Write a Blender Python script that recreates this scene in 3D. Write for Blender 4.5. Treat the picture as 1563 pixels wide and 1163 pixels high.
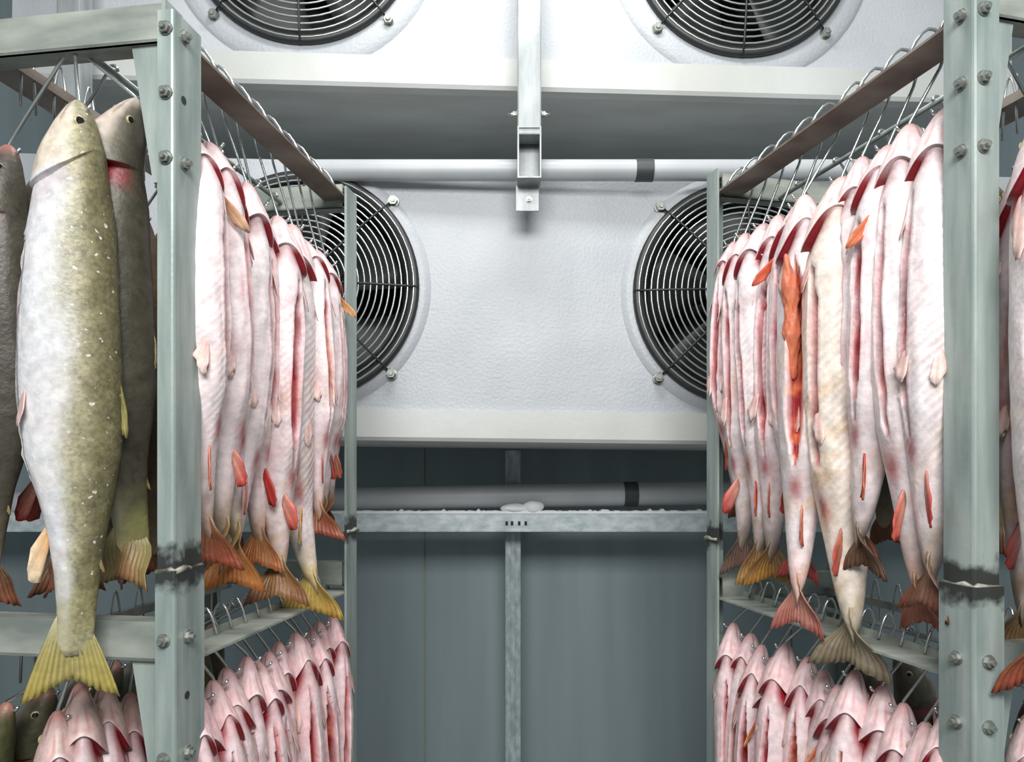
import bpy, bmesh, math, random
import numpy as np
from mathutils import Vector, Matrix

# ------------------------------------------------------------------ camera, world, lamps
S = bpy.context.scene
for o in list(bpy.data.objects):
    bpy.data.objects.remove(o)
H = 1.25                                   # eye height
cam_d = bpy.data.cameras.new('camera'); cam = bpy.data.objects.new('camera', cam_d)
S.collection.objects.link(cam); S.camera = cam
cam.location = (0, 0, H); cam.rotation_euler = (math.radians(90), 0, 0)
cam_d.sensor_width = 36; cam_d.lens = 36 * 1129 / 1563; cam_d.shift_y = (715 - 581.5) / 1563
cam_d.clip_start = 0.02
w = bpy.data.worlds.new('world'); S.world = w; w.use_nodes = True
w.node_tree.nodes['Background'].inputs[0].default_value = (0.8, 0.9, 1.0, 1)
w.node_tree.nodes['Background'].inputs[1].default_value = 0.3
S.view_settings.view_transform = 'Standard'; S.view_settings.look = 'None'
S.view_settings.gamma = 1; S.view_settings.exposure = -0.13
S.view_settings.use_curve_mapping = False

def lamp(name, loc, target, size, power, col=(1, 1, 1)):
    d = bpy.data.lights.new(name, 'AREA'); d.shape = 'RECTANGLE'; d.size, d.size_y = size
    d.energy = power; d.color = col
    o = bpy.data.objects.new(name, d); S.collection.objects.link(o); o.location = loc
    o.rotation_euler = (Vector(target) - Vector(loc)).to_track_quat('-Z', 'Y').to_euler()
    return o
lamp('aisle_lamp', (0.05, 1.25, H + 1.95), (0.05, 1.75, H + 0.9), (0.9, 0.3), 24, (1, 0.99, 0.97))
lamp('camera_fill', (0.0, -0.95, H + 1.40), (0.0, 1.3, H - 0.1), (1.6, 0.8), 92, (1, 0.99, 0.98))  # unseen fill added behind the camera to brighten posts and fish

# ------------------------------------------------------------------ helpers
C = S.collection
def srgb(r, g, b):
    f = lambda c: (c / 255 / 12.92) if c / 255 <= 0.04045 else ((c / 255 + 0.055) / 1.055) ** 2.4
    return (f(r), f(g), f(b))
def srgbn(a):
    a = np.asarray(a, float) / 255
    return np.where(a <= 0.04045, a / 12.92, ((a + 0.055) / 1.055) ** 2.4)

def tag(o, label=None, cat=None, group=None, kind=None):
    if label and not 4 <= len(label.split()) <= 16: print('LABELLEN', len(label.split()), label)
    if label: o['label'] = label
    if cat: o['category'] = cat
    if group: o['group'] = group
    if kind: o['kind'] = kind
    return o
def empty(name, loc=(0, 0, 0), rot=(0, 0, 0)):
    o = bpy.data.objects.new(name, None); C.objects.link(o)
    o.location = loc; o.rotation_euler = rot; o.empty_display_size = 0.05
    return o
def mesh_obj(name, verts, faces, m, parent=None, smooth=False):
    me = bpy.data.meshes.new(name); me.from_pydata([tuple(v) for v in verts], [], [tuple(f) for f in faces])
    me.materials.append(m)
    if smooth: me.polygons.foreach_set('use_smooth', [True] * len(me.polygons))
    me.update()
    return link(name, me, parent)
def link(name, me, parent=None):
    o = bpy.data.objects.new(name, me); C.objects.link(o)
    if parent: o.parent = parent
    return o

class MB:
    """collects simple solids into one mesh"""
    def __init__(s): s.v = []; s.f = []
    def add(s, v, f):
        b = len(s.v); s.v += [tuple(p) for p in v]; s.f += [tuple(i + b for i in q) for q in f]; return s
    def box(s, x0, x1, y0, y1, z0, z1, bev=0.0):
        if bev <= 0:
            v = [(x0,y0,z0),(x1,y0,z0),(x1,y1,z0),(x0,y1,z0),(x0,y0,z1),(x1,y0,z1),(x1,y1,z1),(x0,y1,z1)]
            return s.add(v, [(3,2,1,0),(4,5,6,7),(0,1,5,4),(1,2,6,5),(2,3,7,6),(3,0,4,7)])
        bm = bmesh.new(); bmesh.ops.create_cube(bm, size=1)
        for q in bm.verts:
            q.co = ((x0+x1)/2 + q.co.x*(x1-x0), (y0+y1)/2 + q.co.y*(y1-y0), (z0+z1)/2 + q.co.z*(z1-z0))
        bmesh.ops.bevel(bm, geom=bm.edges[:], offset=bev, segments=2, profile=0.6, affect='EDGES')
        bm.verts.index_update()
        s.add([q.co[:] for q in bm.verts], [[q.index for q in f.verts] for f in bm.faces]); bm.free()
        return s
    def prism(s, poly, axis_fn, a, b):
        n = len(poly)
        v = [axis_fn(p, a) for p in poly] + [axis_fn(p, b) for p in poly]
        f = [tuple(range(n))[::-1], tuple(range(n, 2*n))] + [(i, (i+1) % n, n+(i+1) % n, n+i) for i in range(n)]
        return s.add(v, f)
    def tube(s, pts, r, seg=6, closed=False):
        pts = [Vector(p) for p in pts]; n = len(pts); rings = []
        up = None
        for i in range(n):
            if closed: t = pts[(i+1) % n] - pts[i-1]
            else: t = pts[min(i+1, n-1)] - pts[max(i-1, 0)]
            t.normalize()
            if up is None:
                up = t.orthogonal().normalized()
            up = (up - t * up.dot(t))
            if up.length < 1e-6: up = t.orthogonal()
            up.normalize(); side = t.cross(up)
            rr = r[i] if isinstance(r, (list, tuple)) else r
            rings.append([pts[i] + (up*math.cos(2*math.pi*k/seg) + side*math.sin(2*math.pi*k/seg))*rr for k in range(seg)])
        v = [p for ring in rings for p in ring]; f = []
        m = n if closed else n-1
        for i in range(m):
            j = (i+1) % n
            for k in range(seg):
                f.append((i*seg+k, i*seg+(k+1) % seg, j*seg+(k+1) % seg, j*seg+k))
        if not closed:
            f.append(tuple(range(seg))[::-1]); f.append(tuple((n-1)*seg+k for k in range(seg)))
        return s.add(v, f)
    def lathe(s, prof, cx, cz, seg=64, cy=0, closed=False):
        """profile of (radius, y); axis along local y"""
        n = len(prof); v = []; f = []
        for k in range(seg):
            a = 2*math.pi*k/seg
            for r, y in prof: v.append((cx + r*math.cos(a), cy + y, cz + r*math.sin(a)))
        for k in range(seg):
            q = (k+1) % seg
            for i in range(n if closed else n-1):
                j = (i+1) % n
                f.append((k*n+i, k*n+j, q*n+j, q*n+i))
        return s.add(v, f)
    def build(s, name, m, parent=None, smooth=False, angle=None):
        o = mesh_obj(name, s.v, s.f, m, parent, smooth)
        bm = bmesh.new(); bm.from_mesh(o.data); bmesh.ops.recalc_face_normals(bm, faces=bm.faces[:]); bm.to_mesh(o.data); bm.free()
        if smooth and angle:
            try: o.data.set_sharp_from_angle(angle=math.radians(angle))
            except Exception: pass
        return o

# ------------------------------------------------------------------ materials
def mat(name, base, rough=0.5, metal=0.0, var=None, scale=8, stretch=(1, 1, 1), bump=0.0, bscale=60, spec=0.5, detail=6, lo=0.35, hi=0.65):
    m = bpy.data.materials.new(name); m.use_nodes = True
    nt = m.node_tree; b = nt.nodes['Principled BSDF']
    b.inputs['Roughness'].default_value = rough; b.inputs['Metallic'].default_value = metal
    b.inputs['Specular IOR Level'].default_value = spec
    b.inputs['Base Color'].default_value = (*base, 1)
    tc = nt.nodes.new('ShaderNodeTexCoord'); mp = nt.nodes.new('ShaderNodeMapping')
    nt.links.new(tc.outputs['Object'], mp.inputs[0]); mp.inputs['Scale'].default_value = stretch
    if var:
        n = nt.nodes.new('ShaderNodeTexNoise'); n.inputs['Scale'].default_value = scale; n.inputs['Detail'].default_value = detail
        nt.links.new(mp.outputs[0], n.inputs['Vector'])
        r = nt.nodes.new('ShaderNodeValToRGB'); nt.links.new(n.outputs['Fac'], r.inputs[0])
        r.color_ramp.elements[0].position = lo; r.color_ramp.elements[1].position = hi
        r.color_ramp.elements[0].color = (*base, 1); r.color_ramp.elements[1].color = (*var, 1)
        nt.links.new(r.outputs[0], b.inputs['Base Color'])
    if bump > 0:
        n2 = nt.nodes.new('ShaderNodeTexNoise'); n2.inputs['Scale'].default_value = bscale; n2.inputs['Detail'].default_value = 3
        nt.links.new(tc.outputs['Object'], n2.inputs['Vector'])
        bp = nt.nodes.new('ShaderNodeBump'); bp.inputs['Strength'].default_value = bump; bp.inputs['Distance'].default_value = 0.004
        nt.links.new(n2.outputs['Fac'], bp.inputs['Height']); nt.links.new(bp.outputs[0], b.inputs['Normal'])
    return m

M = {}
M['cooler'] = mat('white_stucco_metal', srgb(188, 192, 196), 0.45, 0.0, srgb(176, 181, 186), 5, bump=0.35, bscale=110)
M['pan'] = mat('drain_pan_paint', srgb(202, 204, 202), 0.45, 0.0, srgb(186, 189, 184), 3, (1, 3, 1), bump=0.12, bscale=60)
M['galv'] = mat('galvanised_steel', srgb(168, 178, 173), 0.42, 0.12, srgb(132, 145, 141), 9, (3, 3, 0.6), bump=0.1, bscale=90)
M['galv_bar'] = mat('galvanised_bar', srgb(176, 180, 170), 0.45, 0.12, srgb(126, 134, 128), 7, (0.8, 3, 3), bump=0.1, bscale=90)
M['rail'] = mat('shaded_steel_rail', srgb(158, 148, 138), 0.45, 0.25, srgb(118, 104, 94), 10, (1, 1, 1), bump=0.1)  # upper rails: shade of the underside put into a darker brown
M['wire'] = mat('steel_wire', srgb(200, 204, 202), 0.25, 0.85)
M['bolt'] = mat('zinc_bolt', srgb(172, 176, 170), 0.35, 0.6, srgb(120, 122, 116), 60)
M['hole'] = mat('hole_dark', srgb(42, 48, 46), 0.8)
M['weld'] = mat('weld_bead', srgb(196, 196, 180), 0.5, 0.4, srgb(70, 66, 56), 40)
M['black'] = mat('black_rubber', srgb(44, 46, 46), 0.45, bump=0.1)
M['guard'] = mat('guard_wire', srgb(186, 190, 188), 0.28, 0.6)
M['spoke'] = mat('guard_spoke', srgb(50, 54, 54), 0.4, 0.3)
M['blade'] = mat('fan_blade', srgb(48, 51, 51), 0.5, 0.2)
M['coil'] = mat('coil_core', srgb(56, 60, 60), 0.7, 0.1, srgb(30, 33, 33), 4, (1, 1, 30))
M['pipe'] = mat('white_plastic_pipe', srgb(190, 194, 197), 0.42, 0.0, srgb(178, 182, 185), 6)
M['band'] = mat('dark_tape', srgb(64, 70, 70), 0.5)
M['strut'] = mat('zinc_strut', srgb(168, 173, 174), 0.4, 0.2, srgb(138, 144, 145), 14, (2, 2, 0.5), bump=0.1)
M['frosty'] = mat('frosted_steel', srgb(176, 188, 190), 0.5, 0.1, srgb(140, 153, 156), 50, (1, 1, 0.5), bump=0.4, bscale=140)
M['beam'] = mat('frosted_beam', srgb(216, 226, 228), 0.55, 0.0, srgb(176, 190, 193), 40, (0.6, 1, 1), bump=0.4, bscale=140)
M['frost'] = mat('frost', srgb(236, 240, 242), 0.8, 0.0, bump=0.6, bscale=200)
M['panel'] = mat('wall_panel_paint', srgb(142, 156, 160), 0.42, 0.0, srgb(132, 146, 151), 3, (3, 1, 0.25), bump=0.05)
M['seam'] = mat('panel_seam', srgb(150, 154, 138), 0.6)
M['wallp'] = mat('room_wall_paint', srgb(190, 196, 198), 0.5)
M['floor'] = mat('wet_floor', srgb(176, 178, 176), 0.35, 0.0, srgb(150, 153, 151), 4)

# galvanised posts with the scorch of the joint weld
def post_mat(name, zw):
    m = mat(name, srgb(170, 181, 176), 0.42, 0.12, srgb(136, 150, 146), 9, (4, 4, 0.5), bump=0.1, bscale=90)
    nt = m.node_tree; b = nt.nodes['Principled BSDF']
    src = b.inputs['Base Color'].links[0].from_socket
    tc = nt.nodes.new('ShaderNodeTexCoord'); sp = nt.nodes.new('ShaderNodeSeparateXYZ'); nt.links.new(tc.outputs['Object'], sp.inputs[0])
    n = nt.nodes.new('ShaderNodeTexNoise'); n.inputs['Scale'].default_value = 45; n.inputs['Detail'].default_value = 5
    nt.links.new(tc.outputs['Object'], n.inputs['Vector'])
    def math_(op, a, bb):
        k = nt.nodes.new('ShaderNodeMath'); k.operation = op
        for i, q in enumerate((a, bb)):
            if isinstance(q, (int, float)): k.inputs[i].default_value = q
            else: nt.links.new(q, k.inputs[i])
        return k.outputs[0]
    d = math_('ABSOLUTE', math_('SUBTRACT', sp.outputs['Z'], zw + 0.004), 0)
    d = math_('ADD', d, math_('MULTIPLY', math_('SUBTRACT', n.outputs['Fac'], 0.5), 0.06))
    mr = nt.nodes.new('ShaderNodeMapRange'); nt.links.new(d, mr.inputs[0])
    mr.inputs[1].default_value = 0.016; mr.inputs[2].default_value = 0.034; mr.inputs[3].default_value = 0.92; mr.inputs[4].default_value = 0
    mix = nt.nodes.new('ShaderNodeMixRGB'); nt.links.new(mr.outputs[0], mix.inputs[0]); nt.links.new(src, mix.inputs[1])
    mix.inputs[2].default_value = (*srgb(38, 38, 36), 1); nt.links.new(mix.outputs[0], b.inputs['Base Color'])
    return m

# fish skin and fins take their colours from a colour attribute, relief from noise
def fish_mat(name, rough, ribs, lo=0.80, hi=1.10, fleck=0.0):
    m = bpy.data.materials.new(name); m.use_nodes = True; nt = m.node_tree; b = nt.nodes['Principled BSDF']
    at = nt.nodes.new('ShaderNodeAttribute'); at.attribute_name = 'Col'
    tc = nt.nodes.new('ShaderNodeTexCoord')
    n = nt.nodes.new('ShaderNodeTexNoise'); n.inputs['Scale'].default_value = 70; n.inputs['Detail'].default_value = 6
    nt.links.new(tc.outputs['Object'], n.inputs['Vector'])
    r = nt.nodes.new('ShaderNodeMapRange'); nt.links.new(n.outputs['Fac'], r.inputs[0])
    r.inputs[1].default_value = 0.3; r.inputs[2].default_value = 0.7; r.inputs[3].default_value = lo; r.inputs[4].default_value = hi
    mx = nt.nodes.new('ShaderNodeMixRGB'); mx.blend_type = 'MULTIPLY'; mx.inputs[0].default_value = 1
    nt.links.new(at.outputs['Color'], mx.inputs[1]); nt.links.new(r.outputs[0], mx.inputs[2])
    nt.links.new(mx.outputs[0], b.inputs['Base Color'])
    b.inputs['Roughness'].default_value = rough; b.inputs['Specular IOR Level'].default_value = 0.45
    if fleck:                                           # ice crystals and loose scales stuck to the skin
        vo = nt.nodes.new('ShaderNodeTexNoise'); vo.inputs['Scale'].default_value = 130; vo.inputs['Detail'].default_value = 1
        nt.links.new(tc.outputs['Object'], vo.inputs['Vector'])
        fr = nt.nodes.new('ShaderNodeMapRange'); nt.links.new(vo.outputs['Fac'], fr.inputs[0])
        fr.inputs[1].default_value = 0.70; fr.inputs[2].default_value = 0.75; fr.inputs[3].default_value = 0; fr.inputs[4].default_value = fleck
        fm = nt.nodes.new('ShaderNodeMixRGB'); nt.links.new(fr.outputs[0], fm.inputs[0]); nt.links.new(mx.outputs[0], fm.inputs[1]); fm.inputs[2].default_value = (.8, .8, .74, 1)
        sk = nt.nodes.new('ShaderNodeTexNoise'); sk.inputs['Scale'].default_value = 190; sk.inputs['Detail'].default_value = 2
        nt.links.new(tc.outputs['Object'], sk.inputs['Vector'])
        sr = nt.nodes.new('ShaderNodeMapRange'); nt.links.new(sk.outputs['Fac'], sr.inputs[0])
        sr.inputs[1].default_value = 0.35; sr.inputs[2].default_value = 0.6; sr.inputs[3].default_value = 0.72; sr.inputs[4].default_value = 1.05
        sm = nt.nodes.new('ShaderNodeMixRGB'); sm.blend_type = 'MULTIPLY'; sm.inputs[0].default_value = 1
        at3 = nt.nodes.new('ShaderNodeAttribute'); at3.attribute_name = 'back'; nt.links.new(at3.outputs['Fac'], sm.inputs[0])
        nt.links.new(fm.outputs[0], sm.inputs[1]); nt.links.new(sr.outputs[0], sm.inputs[2])
        mx = sm; nt.links.new(mx.outputs[0], b.inputs['Base Color'])
    b.inputs['Subsurface Weight'].default_value = 0.0
    bp = nt.nodes.new('ShaderNodeBump'); bp.inputs['Strength'].default_value = 0.25; bp.inputs['Distance'].default_value = 0.003
    n3 = nt.nodes.new('ShaderNodeTexNoise'); n3.inputs['Scale'].default_value = 160; n3.inputs['Detail'].default_value = 2
    nt.links.new(tc.outputs['Object'], n3.inputs['Vector'])
    if ribs:                                            # fine muscle lines (myomeres) showing through the skin
        uv = nt.nodes.new('ShaderNodeUVMap'); uv.uv_map = 'UVMap'
        sp = nt.nodes.new('ShaderNodeSeparateXYZ'); nt.links.new(uv.outputs[0], sp.inputs[0])
        def mth(op, a, c):
            k = nt.nodes.new('ShaderNodeMath'); k.operation = op
            for i, q in enumerate((a, c)):
                if isinstance(q, (int, float)): k.inputs[i].default_value = q
                else: nt.links.new(q, k.inputs[i])
            return k.outputs[0]
        ph = mth('MULTIPLY', mth('ADD', sp.outputs['X'], mth('MULTIPLY', sp.outputs['Y'], 0.055)), 330)
        sn = mth('SINE', ph, 0)
        at2 = nt.nodes.new('ShaderNodeAttribute'); at2.attribute_name = 'rib'
        rb = mth('MULTIPLY', sn, at2.outputs['Fac'])
        hh = mth('ADD', n3.outputs['Fac'], mth('MULTIPLY', rb, 0.5))
        nt.links.new(hh, bp.inputs['Height'])
        dk = mth('SUBTRACT', 1.0, mth('MULTIPLY', mth('MAXIMUM', rb, 0.0), 0.07))
        mx2 = nt.nodes.new('ShaderNodeMixRGB'); mx2.blend_type = 'MULTIPLY'; mx2.inputs[0].default_value = 1
        nt.links.new(mx.outputs[0], mx2.inputs[1]); nt.links.new(dk, mx2.inputs[2]); nt.links.new(mx2.outputs[0], b.inputs['Base Color'])
    else:
        nt.links.new(n3.outputs['Fac'], bp.inputs['Height'])
    nt.links.new(bp.outputs[0], b.inputs['Normal'])
    return m
M['skin'] = fish_mat('fish_skin', 0.42, True)
M['skin_back'] = fish_mat('fish_skin_speckled', 0.40, True, 0.78, 1.12, 0.8)
M['fin'] = fish_mat('fish_fin', 0.45, False)
M['eye'] = mat('fish_eye', srgb(30, 30, 28), 0.12, spec=0.8)
M['eyering'] = mat('fish_eye_ring', srgb(170, 160, 120), 0.3)

# ------------------------------------------------------------------ room shell
XW, YB, YF, ZC = 2.0, 2.78, -1.6, H + 2.1
def struct(o): o['kind'] = 'structure'; return o
struct(MB().box(-XW-.1, XW+.1, YF-.1, YB+.1, -0.1, 0).build('floor', M['floor']))
struct(MB().box(-XW-.1, XW+.1, YF-.1, YB+.1, ZC, ZC+.1).build('ceiling', M['wallp']))
struct(MB().box(-XW-.1, -XW, YF, YB, 0, ZC).build('wall_left', M['panel']))
struct(MB().box(XW, XW+.1, YF, YB, 0, ZC).build('wall_right', M['panel']))
struct(MB().box(-XW-.1, XW+.1, YF-.1, YF, 0, ZC).build('wall_front', M['wallp']))
wb = struct(MB().box(-XW-.1, XW+.1, YB+0.02, YB+.1, 0, ZC).build('wall_back', M['seam']))
def PX(px, Y): return (px - 781.5) * Y / 1129
def PZ(py, Y): return H + (715 - py) * Y / 1129
seams = [-XW, PX(86, YB), PX(648, YB), PX(1210, YB), XW]
for a, b in zip(seams[:-1], seams[1:]):
    MB().box(a+0.003, b-0.003, YB+0.014, YB+0.03, 0.0, ZC, 0.003).build('panel', M['panel'], wb)

# ------------------------------------------------------------------ air coolers
FR = 0.292
def guard_mesh():
    g = MB()
    r = 0.055
    while r < 0.312:
        y = -0.028 - 0.034*(1-(r/0.312)**2)
        g.tube([(r*math.cos(2*math.pi*k/56), y, r*math.sin(2*math.pi*k/56)) for k in range(56)], 0.0026, 5, True)
        r += 0.0166
    return g
guard_me = None; spoke_me = None; blade_me = None; hub_me = None; bolt_me = {}
def hexbolt(rad=0.011, ht=0.009, washer=True):
    """hex head on a washer, axis +z"""
    b = MB()
    if washer:
        b.add(*cyl(rad*1.25, 0, 0.002, 14))
    b.add(*cyl(rad, 0.002, ht, 6)); b.add(*cyl(rad*0.5, ht, ht+0.005, 8))
    return b
def cyl(r, z0, z1, n):
    v = [(r*math.cos(2*math.pi*k/n), r*math.sin(2*math.pi*k/n), z0) for k in range(n)] + \
        [(r*math.cos(2*math.pi*k/n), r*math.sin(2*math.pi*k/n), z1) for k in range(n)]
    f = [tuple(range(n))[::-1], tuple(range(n, 2*n))] + [(i, (i+1) % n, n+(i+1) % n, n+i) for i in range(n)]
    return v, f
def spoke_pts(a, r1=0.345):
    p = []
    for i in range(8):
        r = 0.03 + (r1-0.03)*i/7
        y = -0.031 - 0.034*(1-min(1, r/0.312)**2) if r < 0.312 else -0.031 + (r-0.312)*0.5
        p.append((r*math.cos(a), y, r*math.sin(a)))
    return p
def blade_mb(a):
    b = MB(); n = 7; top = []; 
    for i in range(n):
        r = 0.07 + 0.205*i/(n-1)
        w0 = 0.30 + 0.25*i/(n-1)
        for k in range(5):
            q = a + w0*(k/4-0.5)*2 + 0.3*i/(n-1)
            y = 0.075 + 0.035*(k/4-0.5)*2
            top.append((r*math.cos(q), y, r*math.sin(q)))
    bot = [(x, y+0.004, z) for x, y, z in top]
    f = []
    for i in range(n-1):
        for k in range(4):
            f.append((i*5+k, i*5+k+1, i*5+6+k, i*5+5+k))
    nf = [tuple(len(top)+j for j in q[::-1]) for q in f]
    edge = [k for k in range(5)] + [i*5+4 for i in range(1, n)] + [(n-1)*5+k for k in (3, 2, 1, 0)] + [i*5 for i in range(n-2, 0, -1)]
    sf = [(edge[i], edge[(i+1) % len(edge)], edge[(i+1) % len(edge)]+len(top), edge[i]+len(top)) for i in range(len(edge))]
    b.add(top+bot, f+nf+sf); return b

def cooler(name, label, cx, y0, zb, width, height, fans, rot, er=0.350):
    """zb: underside of the pan; front face at local y=0, depth 0.52"""
    root = empty(name, (cx, y0, zb), rot)
    tag(root, label, 'air cooler')
    dp, pan_h = 0.52, 0.088
    x0, x1 = -width/2, width/2
    z0 = pan_h; z1 = height
    t = 0.004
    cs = MB()
    cs.box(x0, x0+t, 0.003, dp, z0, z1); cs.box(x1-t, x1, 0.003, dp, z0, z1)
    cs.box(x0+t, x1-t, 0.003, dp, z1-t, z1); cs.box(x0+t, x1-t, dp-t, dp, z0, z1-t)
    cs.build('casing', M['cooler'], root)
    MB().box(x0+.01, x1-.01, 0.24, 0.26, z0, z1-.01).build('coil', M['coil'], root)
    # front panel with round openings
    fp = MB(); hs = 0.345
    zs0, zs1 = fans[0][1]-hs, fans[0][1]+hs
    for (fx, fz) in fans:
        n = 64; ci = []; sq = []
        for k in range(n):
            a = 2*math.pi*k/n; c_, s_ = math.cos(a), math.sin(a); q = hs/max(abs(c_), abs(s_))
            ci.append((fx+FR*c_, 0, fz+FR*s_)); sq.append((fx+q*c_, 0, fz+q*s_))
        fp.add(ci+sq, [(k, (k+1) % n, n+(k+1) % n, n+k) for k in range(n)])
    xs = sorted([f[0] for f in fans]); cuts = [x0]
    for q in xs: cuts += [q-hs, q+hs]
    cuts.append(x1)
    for i in range(0, len(cuts), 2):
        fp.add([(cuts[i], 0, zs0), (cuts[i+1], 0, zs0), (cuts[i+1], 0, zs1), (cuts[i], 0, zs1)], [(0, 1, 2, 3)])
    for a, b in ((z0, zs0), (zs1, z1)):
        if b > a: fp.add([(x0, 0, a), (x1, 0, a), (x1, 0, b), (x0, 0, b)], [(0, 1, 2, 3)])
    fp.build('front_panel', M['cooler'], root)
    # drip pan: lip at the front, rolled bottom edge
    prof = [(-0.012, pan_h), (-0.014, 0.010), (-0.008, 0.0), (0.02, -0.004), (dp, -0.004), (dp, pan_h)]
    MB().prism(prof, lambda p, a: (a, p[0], p[1]), x0-0.01, x1+0.01).build('drip_pan', M['pan'], root)
    global guard_me, spoke_me
    for (fx, fz) in fans:
        fan = MB().lathe([(er, 0.0), (er-.012, -0.010), (0.33, -0.012), (0.316, -0.012)], fx, fz, 72).build('fan', M['cooler'], root, True)
        MB().lathe([(0.318, -0.010), (0.318, -0.026), (0.310, -0.031), (0.297, -0.028), (0.280, -0.018), (0.272, 0.0), (0.270, 0.05), (0.274, 0.13),
                    (0.292, 0.13), (0.292, 0.0)], fx, fz, 72, closed=True).build('rim', M['black'], fan, True)
        if guard_me is None:
            g = guard_mesh().build('guard_wires', M['guard'], fan, True); guard_me = g.data
        else: g = link('guard_wires', guard_me, fan)
        g.location = (fx, 0, fz)
        for k in range(8):
            a = k*math.pi/4
            s = MB().tube(spoke_pts(a, 0.34 if k % 2 else 0.318), 0.0032, 6).build('guard_spoke', M['spoke'], fan, True)
            s.location = (fx, 0, fz)
        for k in range(4):
            a = math.pi/4 + k*math.pi/2
            b = link('guard_bolt', bolt_mesh('guard', 0.013, 0.016), fan)
            b.location = (fx+0.342*math.cos(a), -0.010, fz+0.342*math.sin(a)); b.rotation_euler = (math.pi/2, 0, 0)
        for k in range(5):
            bl = blade_mb(k*2*math.pi/5+0.3).build('blade', M['blade'], fan, True); bl.location = (fx, 0, fz)
        hb = MB().lathe([(0.0005, 0.035), (0.05, 0.037), (0.072, 0.05), (0.075, 0.13), (0.0005, 0.13)], fx, fz, 32).build('hub', M['black'], fan, True)
        for q in fan.children:
            pass
    return root
def bolt_mesh(key, rad, ht):
    if key not in bolt_me:
        o = hexbolt(rad, ht).build('tmp', M['bolt']); bolt_me[key] = o.data; bpy.data.objects.remove(o)
    return bolt_me[key]

YU = 2.1
ZU = PZ(141, YU); ZL = PZ(675, YU)
upper = cooler('air_cooler', 'upper white air cooler, its two fans cut by the top edge of the photo', 0.03, YU, ZU, 2.84, 0.84,
       [(PX(464, YU)-0.03, PZ(-88, YU)-ZU), (PX(1132, YU)-0.03, PZ(-88, YU)-ZU)], (0, math.radians(0.6), math.radians(1.9)), 0.382)
lower = cooler('air_cooler', 'lower white air cooler with two black rimmed fans half hidden by the racks', 0.03, YU, ZL, 2.84, 0.786,
       [(PX(468, YU)-0.03, PZ(444, YU)-ZL), (PX(1134, YU)-0.03, PZ(444, YU)-ZL)], (0, math.radians(0.6), math.radians(1.9)))

# pipes, hangers and the frosted support behind the aisle
def pipe(label, y, z, r, bandx, tilt, xa=-1.9, xb=1.9):
    root = empty('drain_pipe', (0, y, z), (0, tilt, 0)); tag(root, label, 'pipe')
    MB().tube([(xa, 0, 0), (xa*.5+xb*.5, 0, 0), (xb, 0, 0)], r, 24).build('tube', M['pipe'], root, True, 40)
    b = MB().tube([(bandx-0.024, 0, 0), (bandx+0.024, 0, 0)], r+0.002, 24).build('band', M['band'], root, True, 40)
    b['label'] = 'dark grey band'
pipe('white drain pipe with dark band running between the two coolers', 2.045, PZ(260, 2.045), 0.0285, PX(983, 2.045), 0.0, PX(482, 2.045), 1.3)
pipe('grey drain pipe with dark band running just above the frosted beam', 2.56, PZ(757, 2.56), 0.041, PX(962, 2.56), math.radians(-0.9))

def hanger(px, label, tab=True):
    Y = 1.925; x = PX(px, Y); zt = ZC-0.001; zb = PZ(272, Y)
    root = empty('hanger_strut', (x, Y, zb)); tag(root, label, 'strut')
    wv = 0.031; t = 0.004
    m = MB()                                            # C channel, open to the front at the foot
    hz = PZ(205, Y)-zb
    top = zt-zb
    m.box(-wv, wv, 0.0, 0.06, hz, top, 0.004)
    m.build('upright', M['strut'], root)
    f = MB()
    f.box(-wv, -wv+t, -0.004, 0.075, 0, hz+0.02); f.box(wv-t, wv, -0.004, 0.075, 0, hz+0.02)
    f.box(-wv+t, wv-t, -0.004, 0.075, 0, t); f.box(-wv+t, wv-t, -0.004, 0.075, hz+0.02-t, hz+0.02)
    f.box(-wv+t, wv-t, 0.071, 0.075, t, hz+0.02-t)
    f.build('foot_tube', M['strut'], root)
    MB().tube([(-0.056, 0.03, hz+0.065), (0.056, 0.03, hz+0.065)], 0.0045, 8).build('through_bolt', M['bolt'], root, True)
    for s in (-1, 1):
        b = link('nut', bolt_mesh('hang', 0.010, 0.012), root); b.location = (s*wv, 0.03, hz+0.065); b.rotation_euler = (0, s*math.pi/2, 0)
    if tab:
        MB().box(-wv-0.004, wv-0.004, 0.055, 0.061, -0.066, 0.002, 0.001).build('tab_plate', M['strut'], root)
        b = link('tab_bolt', bolt_mesh('tab', 0.007, 0.007), root); b.location = (0, 0.055, -0.036); b.rotation_euler = (math.pi/2, 0, 0)
hanger(808, 'galvanised hanger strut with an open tube foot, centred before the upper cooler')
hanger(104, 'galvanised hanger strut seen between the wires above the left rack')

sf = empty('support_frame', (0, 2.48, 0)); tag(sf, 'frosted steel beam and upright standing against the back wall', 'frame')
zb0, zb1 = PZ(812, 2.48), PZ(782, 2.48)
MB().box(-1.9, 1.9, 0, 0.05, zb0, zb1, 0.004).build('beam', M['beam'], sf)
MB().box(PX(771, 2.6)-0.0, PX(795, 2.6), 0.12, 0.17, 0, ZL-0.01, 0.005).build('upright', M['frosty'], sf)
MB().box(PX(771, 2.6)+0.02, PX(795, 2.6)-0.02, 0.115, 0.121, 0, ZL-0.01, 0.001).build('upright_rib', M['frosty'], sf)
rng = np.random.default_rng(3)
fr = MB(); n = 240; v = []
for i in range(n):
    x = -1.0 + 2.0*i/(n-1); hgt = 0.003 + 0.004*rng.random() + (0.006 if rng.random() > 0.93 else 0)
    v += [(x, -0.003, zb1-0.004), (x, -0.002, zb1+hgt), (x, 0.045, zb1+hgt*0.8), (x, 0.051, zb1-0.002)]
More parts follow.
